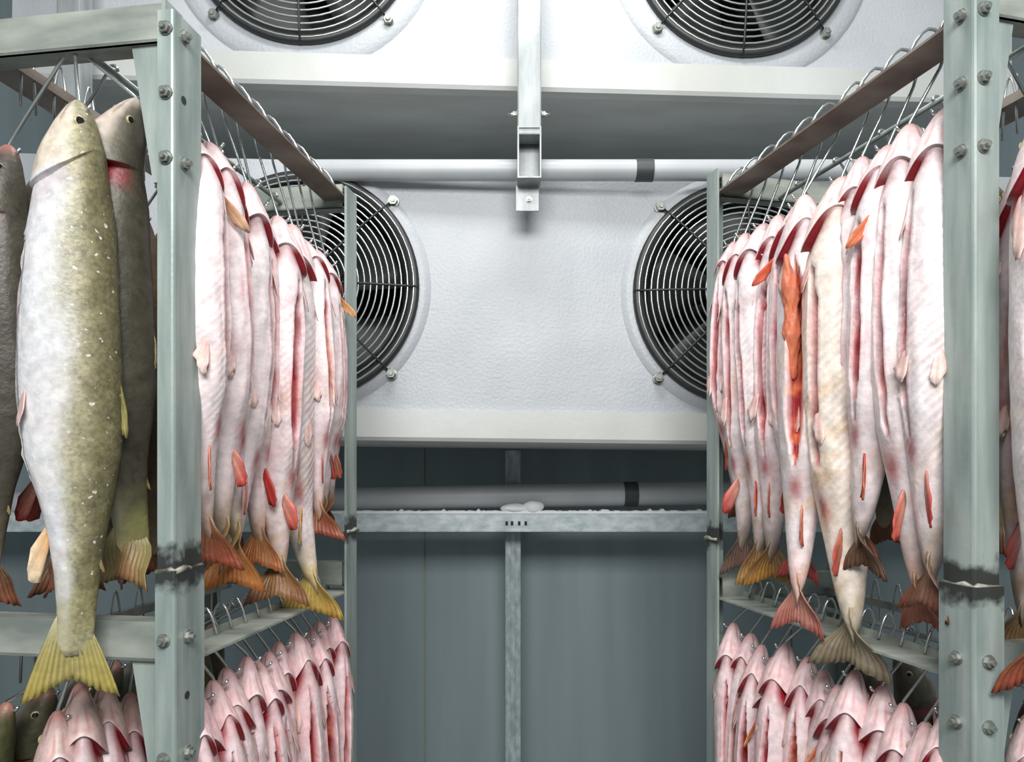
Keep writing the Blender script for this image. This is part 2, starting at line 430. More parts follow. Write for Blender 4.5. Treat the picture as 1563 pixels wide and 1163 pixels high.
fr.add(v, [(i*4+k, i*4+k+1, i*4+k+5, i*4+k+4) for i in range(n-1) for k in range(3)])
fo = fr.build('frost_line', M['frost'], sf, True); fo['kind'] = 'stuff'; fo['label'] = 'thin white frost along the beam top'
for k in (-0.03, -0.012, 0.012, 0.034):
    MB().box(PX(785, 2.48)+k, PX(785, 2.48)+k+0.009, -0.0012, 0.002, zb0+0.022, zb0+0.036, 0.0005).build('slot', M['hole'], sf)
def lump(c, r, seed):
    bm = bmesh.new(); bmesh.ops.create_icosphere(bm, subdivisions=4, radius=1)
    rr = random.Random(seed); dirs = [(Vector((rr.gauss(0, 1), rr.gauss(0, 1), rr.gauss(0, 1))).normalized(), rr.uniform(-.2, .35)) for _ in range(14)]
    for q in bm.verts:
        k = 1 + sum(a*max(0, q.co.dot(d)-0.6) for d, a in dirs)
        q.co = Vector((q.co.x*r[0]*k, q.co.y*r[1]*k, q.co.z*r[2]*k)) + Vector(c)
    bm.verts.index_update(); m = MB().add([q.co[:] for q in bm.verts], [[q.index for q in f.verts] for f in bm.faces]); bm.free(); return m
sx = PX(800, 2.5)
m = lump((sx-0.035, 2.5, zb1+0.012), (0.045, 0.03, 0.016), 1); k = lump((sx+0.03, 2.5, zb1+0.016), (0.034, 0.028, 0.022), 2); m.add(k.v, k.f)
tag(m.build('snow_clump', M['frost'], None, True), 'small white clump of snow lying on the frosted beam', 'snow')

# ------------------------------------------------------------------ racks
class Frame:
    """rack coordinates: s deep into the room, q inward from the aisle, z"""
    def __init__(f, x, y, deg, side):
        a = math.radians(deg); f.o = Vector((x, y, 0)); f.d = Vector((math.sin(a), math.cos(a), 0))
        r = Vector((math.cos(a), -math.sin(a), 0)); f.inw = -r if side < 0 else r; f.side = side; f.aisle = -f.inw
    def P(f, s, q, z): return f.o + f.d*s + f.inw*q + Vector((0, 0, z))
LF = Frame(-0.4575, 1.0, 8.5, -1)
RF = Frame(0.625, 1.0, -13.4, 1)
SPEC = {
 'L': dict(F=LF, D=0.70, W=0.36, rail=H+0.600, shelf=H-0.276, top=H+0.622, fleg=0.024, sleg=0.066, railw=0.062, weld=H-0.138, bar=(H+0.584, H+0.636), sbar=(H-0.264, H-0.210),
           bolts=[H+0.596, H+0.421, H-0.232, H-0.392], half=[H+0.509], hole=H-0.313, bq=0.011, bs=0.023, lowoff=0.005),
 'R': dict(F=RF, D=0.745, W=0.36, rail=H+0.628, shelf=H-0.297, top=H+0.68, fleg=0.041, sleg=0.052, railw=0.070, weld=H-0.160, bar=(H+0.622, H+0.674), sbar=(H-0.300, H-0.246),
           bolts=[H+0.623, H+0.530, H+0.437, H-0.260, H-0.348], half=[], hole=None, bq=0.014, bs=0.020, lowoff=0.008),
}
def hook_pts(F, s, q0, zr, q_end, drop, s_shift, arch, inset):
    """wire from the rail top, over an arch, down the inner side to an upturned tip at the fish's mouth"""
    A = []
    for k in range(7):
        u = k/6; A.append(F.P(s, q0 + inset*u, zr + math.sin(u*math.pi*0.85)*arch + 0.003))
    n = 5
    for k in range(1, n+1):
        u = k/n; A.append(F.P(s + s_shift*u, q0 + inset + (q_end-q0-inset)*u, zr + 0.010*(1-u) - drop*u))
    for k in range(1, 6):
        a = k/5*math.pi*0.9
        A.append(F.P(s + s_shift + 0.004*k/5, q_end - 0.012*(1-math.cos(a)), zr - drop - 0.014*math.sin(a)))
    return A
def rack(key, name, label, hooks_up, hooks_low):
    p = SPEC[key]; F = p['F']; W, D = p['W'], p['D']
    root = empty(name, F.P(0, 0, 0)); tag(root, label, 'rack')
    base = F.P(0, 0, 0)
    L = lambda s, q, z: tuple(F.P(s, q, z) - base)
    pm = post_mat('rack_post_'+key, p['weld'])
    t = 0.005
    def bx(m, s0, s1, q0, q1, z0, z1):
        v = [L(s0, q0, z0), L(s1, q0, z0), L(s1, q1, z0), L(s0, q1, z0), L(s0, q0, z1), L(s1, q0, z1), L(s1, q1, z1), L(s0, q1, z1)]
        return m.add(v, [(3,2,1,0),(4,5,6,7),(0,1,5,4),(1,2,6,5),(2,3,7,6),(3,0,4,7)])
    def post(near, inner):
        sg = 1 if near else -1; s0 = 0 if near else D
        qg = 1 if inner else -1; q0 = 0 if inner else W
        rr = 0.004
        def poly(fl, sl, o=0):
            # L outline in (s,q) from the outer corner, rounded a little at the corner
            return [(o+rr, o), (sl, o), (sl, o+t), (o+t+rr, o+t), (o+t, o+t+rr), (o+t, fl), (o, fl), (o, o+rr), (o+rr*0.3, o+rr*0.3)]
        for nm, zA, zB, o in (('upper_post', p['weld'], p['top'], 0), ('lower_post', 0.0, p['weld'], -p['lowoff'] if near else 0)):
            pl = [(s0+sg*a, q0+qg*b) for a, b in poly(p['fleg'], p['sleg'], o)]
            m = MB().prism(pl, lambda c, z: L(c[0], c[1], z), zA, zB)
            ob = m.build('post', pm, root)
        # weld bead round the joint
        pts = []
        rg = random.Random(7)
        for a, b in [(p['sleg'], -0.001), (p['sleg']*0.6, -0.002), (p['sleg']*0.3, -0.002), (0, -0.002), (-0.002, 0.004), (-0.002, p['fleg']*0.5), (-0.002, p['fleg'])]:
            pts.append(L(s0+sg*a, q0+qg*b, p['weld'] + rg.uniform(-.003, .003)))
        MB().tube(pts, [0.004, 0.003, 0.005, 0.004, 0.005, 0.003, 0.004], 7).build('weld', M['weld'], root, True)
    for near in (1, 0):
        for inner in (1, 0): post(near, inner)
    # cross bars front and back, hook rails, mid rods
    for (z0, z1), nm in ((p['bar'], 'crossbar'), (p['sbar'], 'crossbar')):
        b0 = 0.007
        for s0 in (b0, D-b0-0.035):
            m = MB(); bx(m, s0, s0+0.035, 0.02 if s0 > 0.1 else p['fleg']*0.6+0.006, W-0.02, z1-0.005, z1)
            bx(m, s0, s0+0.005, 0.02 if s0 > 0.1 else p['fleg']*0.6+0.006, W-0.02, z0, z1-0.005)
            bx(m, s0, s0+0.035, 0.02 if s0 > 0.1 else p['fleg']*0.6+0.006, W-0.02, z0, z0+0.004)
            m.build(nm, M['galv_bar'], root)
            m = MB(); e = p['fleg']*0.6
            if s0 < 0.1:
                bx(m, s0-0.003, s0+0.038, e+0.001, e+0.006, z0-0.004, z1+0.004); m.build('end_plate', M['galv'], root)
    # gusset plates below the bars
    for z0, hgt in ((p['bar'][0], 0.19), (p['sbar'][0], 0.19)):
        for inner in (1, 0):
            q = (lambda a: a) if inner else (lambda a: W-a)
            m = MB(); e = p['fleg']*0.5
            m.prism([(q(e), z0), (q(e+0.060), z0), (q(e+0.028), z0-hgt), (q(e), z0-hgt)], lambda c, s: L(s, c[0], c[1]), 0.014, 0.019)
            m.build('gusset', M['galv'], root)
    rails = {}
    for tier, z in (('up', p['rail']), ('low', p['shelf'])):
        for inner in (1, 0):
            q = (lambda a: a) if inner else (lambda a: W-a)
            m = MB(); bx(m, p['sleg']*0.75, D-0.02, q(0.006), q(0.006+p['railw']-0.006), z, z+0.004)
            bx(m, p['sleg']*0.75, D-0.02, q(p['railw']-0.004), q(p['railw']), z+0.004, z+0.016)
            rl = m.build('hook_rail', M['rail'] if tier == 'up' else M['galv_bar'], root); rails[(tier, inner)] = rl
            if not inner:
                for i in range(9):
                    s = 0.08 + i*0.066; zt = z
                    arc = [L(s + 0.03*(k/8), W-0.055, zt - 0.05 + (0.05+0.055*math.sin(math.pi*k/8) if 0 < k < 8 else 0)) for k in range(9)]
                    h = MB().tube(arc, 0.0022, 6).build('wire_loop', M['wire'], rl, True)
        m = MB().tube([L(0.02, 0.165, z+0.002), L(D-0.02, 0.165, z+0.002)], 0.005, 8).build('hook_rod', M['galv'], root, True); rails[(tier, 'mid')] = m
    for tier, hooks in (('up', hooks_up), ('low', hooks_low)):
        for h in hooks:
            par, pts = h
            ob = MB().tube([tuple(v - base) for v in pts], 0.0026, 6).build('hook', M['wire'], rails[(tier, par)], True)
    # bolts
    def bolt(pos, nrm, rad=0.0085):
        b = link('bolt', bolt_mesh('rack', 0.0078, 0.0065), root); b.location = pos
        b.rotation_euler = Vector(nrm).to_track_quat('Z', 'Y').to_euler()
    for z in p['bolts'] + p['half']:
        off = p['lowoff'] if z < p['weld'] else 0
        bolt(L(0-off, p['bq'], z), -F.d)
        if z in p['bolts']: bolt(L(p['bs'], -off, z), F.aisle)
    for z in ([p['hole']] if p['hole'] else []) + p['half']:
        off = p['lowoff'] if z < p['weld'] else 0
        bb = MB().add(*cyl(0.0055, 0, 0.0008, 14)).build('bolt_hole', M['hole'], root)
        bb.location = L(p['bs'], -off, z); bb.rotation_euler = F.aisle.to_track_quat('Z', 'Y').to_euler()
    return root

# ------------------------------------------------------------------ fish
PT = np.array([0, .006, .015, .039, .083, .149, .215, .326, .436, .492, .58, .646, .713, .768, .823, .860, .885, .905])
PL = np.array([108, 101, 94, 79, 58, 47, 38, 30, 27, 28, 36, 58, 76, 85, 91, 93, 94, 106.])
PD = np.array([120, 128, 135, 145, 157, 165, 174, 178, 183, 184, 182, 172, 160, 155, 151, 149, 147, 133.])
PA = (115-PL)/905; PB = (PD-115)/905
PW = np.array([.006, .012, .017, .026, .040, .050, .050, .050, .048, .046, .042, .036, .029, .024, .018, .012, .0042, .0010])
def smooth(a, b, x): x = np.clip((x-a)/(b-a), 0, 1); return x*x*(3-2*x)
def wave(rs, t, ph, n=5, f=3.0):
    o = 0
    for k in range(n):
        fr_ = f*(1+k*0.9); o = o + np.sin(rs.uniform(0, 6.28) + fr_*t*6.28*rs.uniform(.5, 1.2) + rs.integers(1, 4)*ph + 1.3*np.sin(fr_*3*t+rs.uniform(0, 6)))/(1+0.5*k)
    return o/2.2
NS, NF = None, 46
s_list = np.unique(np.concatenate([np.array([0, .004, .010, .018, .028, .04, .055, .072, .09, .108, .124, .135, .142, .1449, .1453, .1466, .151, .158]), np.linspace(.168, .905, 64)]))
u_list = np.linspace(-1, 1, NF+1)[:-1]
phi_list = math.pi*(0.5*u_list + 0.5*np.abs(u_list)**2.2*np.sign(u_list))

def set_col(me, col, rib=None):
    a = me.color_attributes.new('Col', 'FLOAT_COLOR', 'POINT')
    c = np.ones((len(me.vertices), 4), np.float32); c[:, :3] = np.clip(col, 0, 1); a.data.foreach_set('color', c.ravel())
    if rib is not None:
        r = me.attributes.new('rib', 'FLOAT', 'POINT'); r.data.foreach_set('value', rib.astype(np.float32))

def grid_mesh(name, co, faces, m):
    me = bpy.data.meshes.new(name); nv = len(co)
    me.from_pydata(co.tolist(), [], faces)
    me.materials.append(m); me.polygons.foreach_set('use_smooth', [True]*len(me.polygons)); me.update()
    return me

ring_faces = []
n_r, n_p = len(s_list), NF
for i in range(n_r-1):
    for k in range(n_p):
        ring_faces.append((i*n_p+k, (i+1)*n_p+k, (i+1)*n_p+(k+1) % n_p, i*n_p+(k+1) % n_p))
ring_faces.append(tuple(range(n_p))); ring_faces.append(tuple((n_r-1)*n_p+k for k in range(n_p))[::-1])

def sheet(name, G, thick, col, m, parent):
    """closed thin solid from an m x n grid of points with per-point colours"""
    a, b, _ = G.shape
    du = np.gradient(G, axis=0); dv = np.gradient(G, axis=1); nn = np.cross(du, dv); nn /= np.maximum(1e-9, np.linalg.norm(nn, axis=2, keepdims=True))
    th = thick if np.ndim(thick) else np.full((a, b), thick)
    top = (G + nn*th[..., None]/2).reshape(-1, 3); bot = (G - nn*th[..., None]/2).reshape(-1, 3); N = a*b
    f = []
    for i in range(a-1):
        for k in range(b-1):
            q = (i*b+k, i*b+k+1, (i+1)*b+k+1, (i+1)*b+k); f.append(q); f.append(tuple(N+j for j in q[::-1]))
    e = [k for k in range(b)] + [i*b+b-1 for i in range(1, a)] + [(a-1)*b+k for k in range(b-2, -1, -1)] + [i*b for i in range(a-2, 0, -1)]
    for i in range(len(e)):
        x, y = e[i], e[(i+1) % len(e)]; f.append((y, x, N+x, N+y))
    me = grid_mesh(name, np.vstack([top, bot]), f, m); set_col(me, np.vstack([col.reshape(-1, 3)]*2))
    return link(name, me, parent)

eye_me = None
FISH_N = [0]
def fish(pos, vent, L, label, group, seed, P=None, tilt=(0, 0)):
    """pos: mouth (hook) point; vent: horizontal direction the belly faces"""
    global eye_me
    P = P or {}; g = P.get
    rs = np.random.default_rng(seed)
    white = srgbn(g('white', (240, 231, 232))); pink = srgbn(g('pink', (240, 196, 199))); red = srgbn((166, 40, 48)); dred = srgbn((112, 22, 34))
    dors = srgbn(g('dorsal', (88, 82, 68))); flank = srgbn(g('flank', (142, 134, 114))); warm = srgbn((232, 200, 160)); tailc = srgbn(g('tail', (150, 104, 66))); rootc = srgbn(g('tailroot', (176, 150, 122)))*.5 + tailc*.5
    bel = g('belly', -0.35); pk = g('pk', 0.5); op = g('open', rs.uniform(.2, .7)); rib = g('rib', 0.0); wm = g('warm', rs.uniform(0, .35))
    thick = g('thick', 1.0)
    s = s_list[:, None]; ph = phi_list[None, :]; c = np.cos(ph); sn = np.sin(ph)
    # gill edge: meets far forward at the throat, sweeps back on the sides
    tg = g('tgb', .150) + g('tgc', 0.)*c - g('gv', rs.uniform(.058, .086))*np.clip(c, 0, 1)**2.0
    K = np.where(s < .145, s/.145, np.clip(1-(s-.145)/.22, 0, 1))
    K = np.where(s < .145, K**1.3, K*K*(3-2*K))
    t = s + (tg-.145)*K
    a = np.interp(t, PT, PA)*g('slim', 1.0); b = np.interp(t, PT, PB)*g('slim', 1.0); wd = np.interp(t, PT, PW)*thick
    # gutted belly hangs slack: narrower towards the cut
    body = smooth(.17, .26, t)*(1-smooth(.56, .66, t))
    x = np.where(c > 0, a*np.sign(c)*np.abs(c)**(1-.15*body), b*c)
    ex = np.where(c > 0, 1+.15*body, 1.0)
    y = wd*np.sign(sn)*np.abs(sn)**ex
    gm = smooth(-.75, -.25, c)
    sd = s - .145
    rad = np.ones_like(t); fl_ = g('flare', rs.uniform(.03, .10))
    gside = gm*(.25+.75*np.exp(-((np.abs(ph)-.95)/.55)**2))
    rad += np.where(sd <= 0.0002, gm*fl_*smooth(-.10, 0, sd), np.where(sd < .0008, gm*fl_-.03*gside, -g('gdeep', .30)*gside*np.exp(-np.clip(sd, 0, 1)/.040)))
    rad += -.05*np.exp(-((np.abs(ph)-.33)/.09)**2)*smooth(.02, .06, t)*(1-smooth(-.03, 0, sd))
    # belly slit
    off = g('off', rs.uniform(-.25, .25)) + .06*np.sin(s*14+seed)
    offc = float(np.mean(off))
    hw = (.10+.30*op)*(smooth(.19, .30, s)*(1-smooth(.50, .64, s)))+1e-4
    dph = np.abs(ph-off)
    sl = smooth(.19, .22, s)*(1-smooth(.60, .645, s))
    ins = sl*(1-smooth(.55, 1.05, dph/hw))
    lip = sl*np.exp(-((dph/hw-1.25)/.35)**2)
    rad2 = rad*(1-ins*(.30+.35*op)) + lip*.035
    x = x*rad2; y = y*(rad*(1-ins*.25)+lip*.03)
    # uneven skin
    bump = wave(rs, t, ph, 4, 2.5)*.02
    fold = .012*np.sin(ph*9+3*np.sin(t*11+seed)+seed)*smooth(.2, .3, t)*(1-smooth(.7, .8, t)) + .010*np.sin(t*95+4*np.sin(ph*1.3+seed)+2*np.sin(t*23))*smooth(.16, .22, t)*(1-smooth(.5, .75, t))*smooth(-.2, .6, np.sin(ph*2+t*9+seed))
    fold = fold*g('fold', 1.0)
    x = x*(1+bump+fold); y = y*(1+bump+fold)
    bend = g('bend', rs.uniform(-.05, .05)); bendy = g('bendy', rs.uniform(-.05, .05)); tb = np.clip(t-.35, 0, 1)
    cx = bend*tb**2*2.4; cy = bendy*tb**2*2.4
    hx = g('nod', rs.uniform(-.01, .05)); hd = np.clip(.16-t, 0, 1)/.16
    cx = cx - hx*hd**1.5
    X = (x+cx)*L; Y = (y+cy)*L; Z = -t*L
    x0 = hx*L                                            # keep the mouth at the hook
    co = np.stack([X + x0, Y, Z], -1).reshape(-1, 3)
    # ---- colours
    n1 = wave(rs, t, ph, 5, 2); n2 = wave(rs, t, ph, 5, 6); n3 = wave(rs, t*2, ph*2, 5, 7)
    bl = smooth(bel-.28, bel+.28, c + .16*n1 + .06*n3)[..., None]
    fl = smooth(bel-.75, bel-.15, c + .12*n2)[..., None]
    col = dors*(1-fl) + flank*fl
    n4 = wave(rs, t*5, ph*4, 6, 9); n5 = wave(rs, t*3, ph*2, 6, 5)
    spots = smooth(.2, .8, n4*.7+.5*n3)[..., None]*(1-bl)
    col = col*(1-.30*spots); col = col*(1+.16*np.clip(n5, -1, 1)[..., None]*(1-bl))
    belly = white*(1-.0) 
    pm_ = np.clip(pk*(.22+.5*smooth(-.1, .9, n1+.3*n3)), 0, 1)[..., None]
    belly = belly*(1-pm_) + pink*pm_
    wmk = (wm*smooth(-.2, .8, n2)*smooth(.22, .5, t))[..., None]
    belly = belly*(1-wmk) + warm*wmk
    col = col*(1-bl) + belly*bl
    head = (1-smooth(-.02, .0, sd))
    hcol = srgbn(g('head', (236, 208, 208))); hk = (head*bl[..., 0]*.6)[..., None]
    col = col*(1-hk) + hcol*hk
    snout = (1-smooth(.0, .035, t))[..., None]; col = col*(1-snout*.5) + srgbn(g('snout', (222, 150, 140)))*snout*.5
    gr = (gside*np.where(sd > .0002, 1-smooth(.012, .06, sd), 0)*g('gill', 1.0)*(1+.25*n2))[..., None]
    thr = (np.exp(-((np.abs(ph)-.33)/.11)**2)*smooth(.02, .06, t)*(1-smooth(-.03, 0, sd))*.5)[..., None]; col = col*(1-thr) + srgbn((214, 130, 130))*thr
    gr = np.clip(gr*1.35, 0, 1); col = col*(1-gr) + (dred*.55+red*.45)*gr
    fleshc = srgbn(g('flesh', (206, 98, 98)))
    edge = (sl*np.exp(-((dph/hw-1.0)/.4)**2))[..., None]
    col = col*(1-.45*edge) + pink*.45*edge
    i3 = np.clip(ins*1.6, 0, 1)[..., None]; mix_ = smooth(-.4, .6, n2)[..., None]
    col = col*(1-i3) + (fleshc*mix_ + red*(1-mix_))*i3
    vent_ = (np.exp(-((s-.655)/.028)**2)*np.exp(-(dph/.35)**2)*g('vent', .8))[..., None]; col = col*(1-vent_) + red*vent_
    for tt, pp, wdt in ((.17, .75, .03), (.17, -.75, .03), (.47, .5, .03), (.47, -.5, .03)):
        bp_ = (.55*np.exp(-((s-tt)/wdt)**2)*np.exp(-((ph-pp)/.35)**2)*pk)[..., None]; col = col*(1-bp_) + red*bp_
    # blood streaks down the flank
    for _ in range(g('streak', 7)):
        p0, q0, ll = rs.uniform(-1.4, 1.4), rs.uniform(.2, .7), rs.uniform(.03, .12)
        st = (rs.uniform(.25, .7)*np.exp(-((s-q0)/ll)**2)*np.exp(-((ph-p0-.3*np.sin(s*9))/rs.uniform(.05, .14))**2)*pk*bl[..., 0])[..., None]; col = col*(1-st) + srgbn((206, 84, 92))*st
    if g('mouth', True):
        mo = np.exp(-((np.abs(ph)-.95)/.10)**2)*(1-smooth(.035, .055, t))*.7; mo = mo[..., None]; col = col*(1-mo) + srgbn((120, 80, 74))*mo
    tl = np.maximum(smooth(.74, .885, t + .02*n2)*g('tailk', .85), smooth(.86, .89, t))[..., None]; tcol = tailc*(1-smooth(.84, .90, t)[..., None]) + rootc*smooth(.84, .90, t)[..., None]; col = col*(1-tl) + tcol*tl
    if g('mark'):
        mk = np.exp(-(((t-g('mark')[0])*L/.0085)**2 + ((ph-g('mark')[1])*.045/.0085)**2)**1.5)[..., None]*.75; col = col*(1-mk) + srgbn((84, 74, 54))*mk
    me = grid_mesh('body', co, ring_faces, M['skin_back' if g('speckle') else 'skin'])
    ribm = rib*sl*0 + rib*smooth(.2, .34, t)*(1-smooth(.62, .72, t))*smooth(-.75, -.2, c)*(1-ins)
    if g('speckle'):
        ba = me.attributes.new('back', 'FLOAT', 'POINT'); ba.data.foreach_set('value', np.broadcast_to(1-bl[..., 0], t.shape).astype(np.float32).ravel())
    set_col(me, col.reshape(-1, 3), ribm.ravel())
    uvl = me.uv_layers.new(name='UVMap'); li = np.empty(len(me.loops), np.int32); me.loops.foreach_get('vertex_index', li)
    uvv = np.stack([np.broadcast_to(t, t.shape), np.broadcast_to(ph, t.shape)], -1).reshape(-1, 2)[li]; uvl.data.foreach_set('uv', uvv.astype(np.float32).ravel())
    root = empty('hanging_fish', pos)
    v = Vector(vent); yaw = math.atan2(v.y, v.x); root.rotation_euler = (tilt[0], tilt[1], yaw)
    tag(root, label, 'fish', group)
    link('body', me, root)
    COF = np.stack([X + x0, Y, Z], -1)
    def surf(ss, pp):
        i = int(np.argmin(np.abs(s_list-ss))); k = int(np.argmin(np.abs(phi_list-pp))); return COF[i, k]
    cen = lambda ss: COF[int(np.argmin(np.abs(s_list-ss)))].mean(0)
    # ---- tail fin
    a_, b_ = 45, 9
    i = n_r-5; tb_ = COF[i].mean(0); tw = g('twist', rs.uniform(.75, 1.15)*rs.choice([-1, 1])); curl = g('curl', rs.uniform(-.25, .25)); spread = g('spread', rs.uniform(.40, .56)); tlen = g('tlen', .145)*L
    vv = np.linspace(-1, 1, a_)[:, None]; uu = np.linspace(0, 1, b_)[None, :]
    rl = tlen*(.72+.28*np.abs(vv)**1.3 + .015*np.sin(vv*30))
    ang = vv*spread*(1-.15*uu)
    r0 = .026*L
    lx = vv*r0*(1-.3*(vv**2)) + np.sin(ang)*rl*uu; lz = -np.cos(ang)*rl*uu + .022*L
    ly = .0014*np.sin(vv*42)*smooth(.1, .5, uu)*L/.75 + curl*tlen*uu**2*.6*(1+.4*vv) + .004*np.sin(vv*5+seed)*uu
    tws = tw*smooth(.12, .8, uu)
    tx, ty = lx*np.cos(tws) - ly*np.sin(tws), lx*np.sin(tws) + ly*np.cos(tws)
    G = np.stack([tx + tb_[0], ty + tb_[1], lz + tb_[2]], -1)
    tn = (.5+.5*np.sin(vv*46))*.34*smooth(.1, .4, uu)
    tip = srgbn(g('tailtip', (150, 72, 52)))
    k_ = np.clip(uu*.9 + .25*np.sin(vv*4+seed)*uu, 0, 1)[..., None]
    rk = (1-smooth(.12, .42, uu + .06*np.sin(vv*40)))[..., None]; ct = (tailc*(1-k_) + tip*k_)*(1-tn[..., None]); ct = ct*(1-rk) + rootc*rk
    th = (.006*L*(1-smooth(0, .28, uu)) + .0018)*np.ones_like(vv)
    sheet('tail_fin', G, th, ct, M['fin'], root)
    # ---- paired and single fins
    def fin(name, ss, pp, ln, wb, out, back, colA, colB, roll=0.0, lean=0.0):
        sz = rs.uniform(.75, 1.12); p0 = surf(ss, pp); ctr = cen(ss); nrm = p0-ctr; nrm[2] = 0; nrm /= max(1e-6, np.linalg.norm(nrm))
        A, B = 9, 6
        q = np.linspace(0, 1, A)[:, None]; r = np.linspace(0, 1, B)[None, :]
        tan = np.cross(np.array([0, 0, 1.]), nrm)
        di = nrm*out + np.array([0, 0, -1.])*back + tan*lean; di /= np.linalg.norm(di)
        ax = np.array([0, 0, -1.])*math.cos(roll) + tan*math.sin(roll)
        l_ = ln*(.30+.70*np.sin(math.pi*np.clip(.30+.62*q, 0, 1))**1.3)*sz
        base = p0 - nrm*.004
        W_ = wb*(q-.3)*(.55+.65*r)
        rip = .0016*np.sin(q*30)*r
        G = base + W_[..., None]*ax + (l_*r)[..., None]*di + (rip + .1*ln*r**2*math.sin(seed+ss*50))[..., None]*tan
        kk = np.clip(r + 0*q, 0, 1)[..., None]; cc = srgbn(colA)*(1-kk) + srgbn(colB)*kk
        cc = cc*(1-.22*(.5+.5*np.sin(q*38))[..., None])
        sheet(name, G, np.maximum(.0012, .004*(1-r))*np.ones_like(q), cc, M['fin'], root)
    fa, fb = g('finA', (214, 110, 84)), g('finB', (226, 158, 120))
    po = g('pec', (.25, .25))
    pa, pb = g('pecA', (236, 190, 184)), g('pecB', (238, 206, 196))
    fin('pectoral_fin', .175, .80, .105*L, .034*L, po[0], 1.0, fa if po[0] > .26 else pa, fb if po[0] > .26 else pb, 1.1 if po[0] <= .26 else .3)
    fin('pectoral_fin', .175, -.80, .105*L, .034*L, po[1], 1.0, fa if po[1] > .26 else pa, fb if po[1] > .26 else pb, -1.1 if po[1] <= .26 else -.3)
    fa, fb = g('pelA', (236, 184, 178)), g('pelB', (240, 214, 204))
    pv = g('pel', .17)
    fin('pelvic_fin', .47, .45, .075*L, .026*L, pv, 1.0, fa, fb, 1.2); fin('pelvic_fin', .47, -.45, .075*L, .026*L, pv, 1.0, fa, fb, -1.2)
    fin('anal_fin', .69, 0, .088*L, .070*L, .42, 1.0, g('analA', [(226, 158, 148), (230, 170, 150), (216, 120, 112), (232, 186, 170)][seed % 4]), g('analB', [(206, 84, 70), (214, 112, 84), (190, 66, 60)][seed % 3]), 0, g('lean', rs.choice([-1, 1])*rs.uniform(.08, .36)))
    fin('dorsal_fin', .45, math.pi*.98, .085*L, .07*L, .16, 1.0, g('dfinA', (112, 106, 80)), g('dfinB', (140, 124, 84)))
    fin('adipose_fin', .74, math.pi*.98, .035*L, .012*L, .35, 1.0, (120, 112, 80), (150, 130, 84))
    if g('roe'):
        c0 = surf(.215, offc); c1 = surf(.40, offc); md = (c0+c1)/2; n_ = md-cen(.32); n_[2] = 0; n_ /= np.linalg.norm(n_)
        bm = bmesh.new(); bmesh.ops.create_icosphere(bm, subdivisions=4, radius=1)
        pts = np.array([q.co[:] for q in bm.verts]); fc = [[q.index for q in f_.verts] for f_ in bm.faces]; bm.free()
        zz = pts[:, 2]; nz = np.sin(zz*9+seed)*.18 + np.sin(pts[:, 0]*7+zz*16)*.10 + np.sin(pts[:, 1]*8+zz*23)*.08
        tz = np.array([-n_[1], n_[0], 0])
        P3 = (md + n_*.010)[None] + pts[:, :1]*n_*.016*(1+nz)[:, None] + pts[:, 1:2]*tz*.013*(1+nz)[:, None] + zz[:, None]*(c0-c1)/2*1.15 + (np.clip(zz, 0, 1)**2*.010)[:, None]*n_
        rm = grid_mesh('roe', P3, fc, M['fin']); kk = (.5+.5*np.sin(zz*14+pts[:, 0]*6))[:, None]
        set_col(rm, srgbn(g('roe'))*(1-.4*kk) + srgbn((222, 150, 112))*.4*kk); ro = link('roe', rm, root); ro['label'] = 'orange roe hanging from the cut belly'
    if eye_me is None:
        e = MB()
        bm = bmesh.new(); bmesh.ops.create_uvsphere(bm, u_segments=14, v_segments=8, radius=1)
        bm.verts.index_update(); e.add([q.co[:] for q in bm.verts], [[q.index for q in f.verts] for f in bm.faces]); bm.free()
        o_ = e.build('tmp', M['eye'], None, True); o_.data.materials.append(M['eyering'])
        for pl in o_.data.polygons:
            if abs(pl.center.z) < 0.72: pl.material_index = 1
        eye_me = o_.data; bpy.data.objects.remove(o_)
    for sg in (1, -1):
        pp = surf(.055, sg*1.85); ct_ = cen(.055); nr = pp-ct_; nr[2] = 0; nr /= np.linalg.norm(nr)
        e = link('eye', eye_me, root); e.location = pp - nr*.001; e.scale = (.0072*L/.75, .0072*L/.75, .0028)
        e.rotation_euler = Vector(nr).to_track_quat('Z', 'Y').to_euler()
    return root

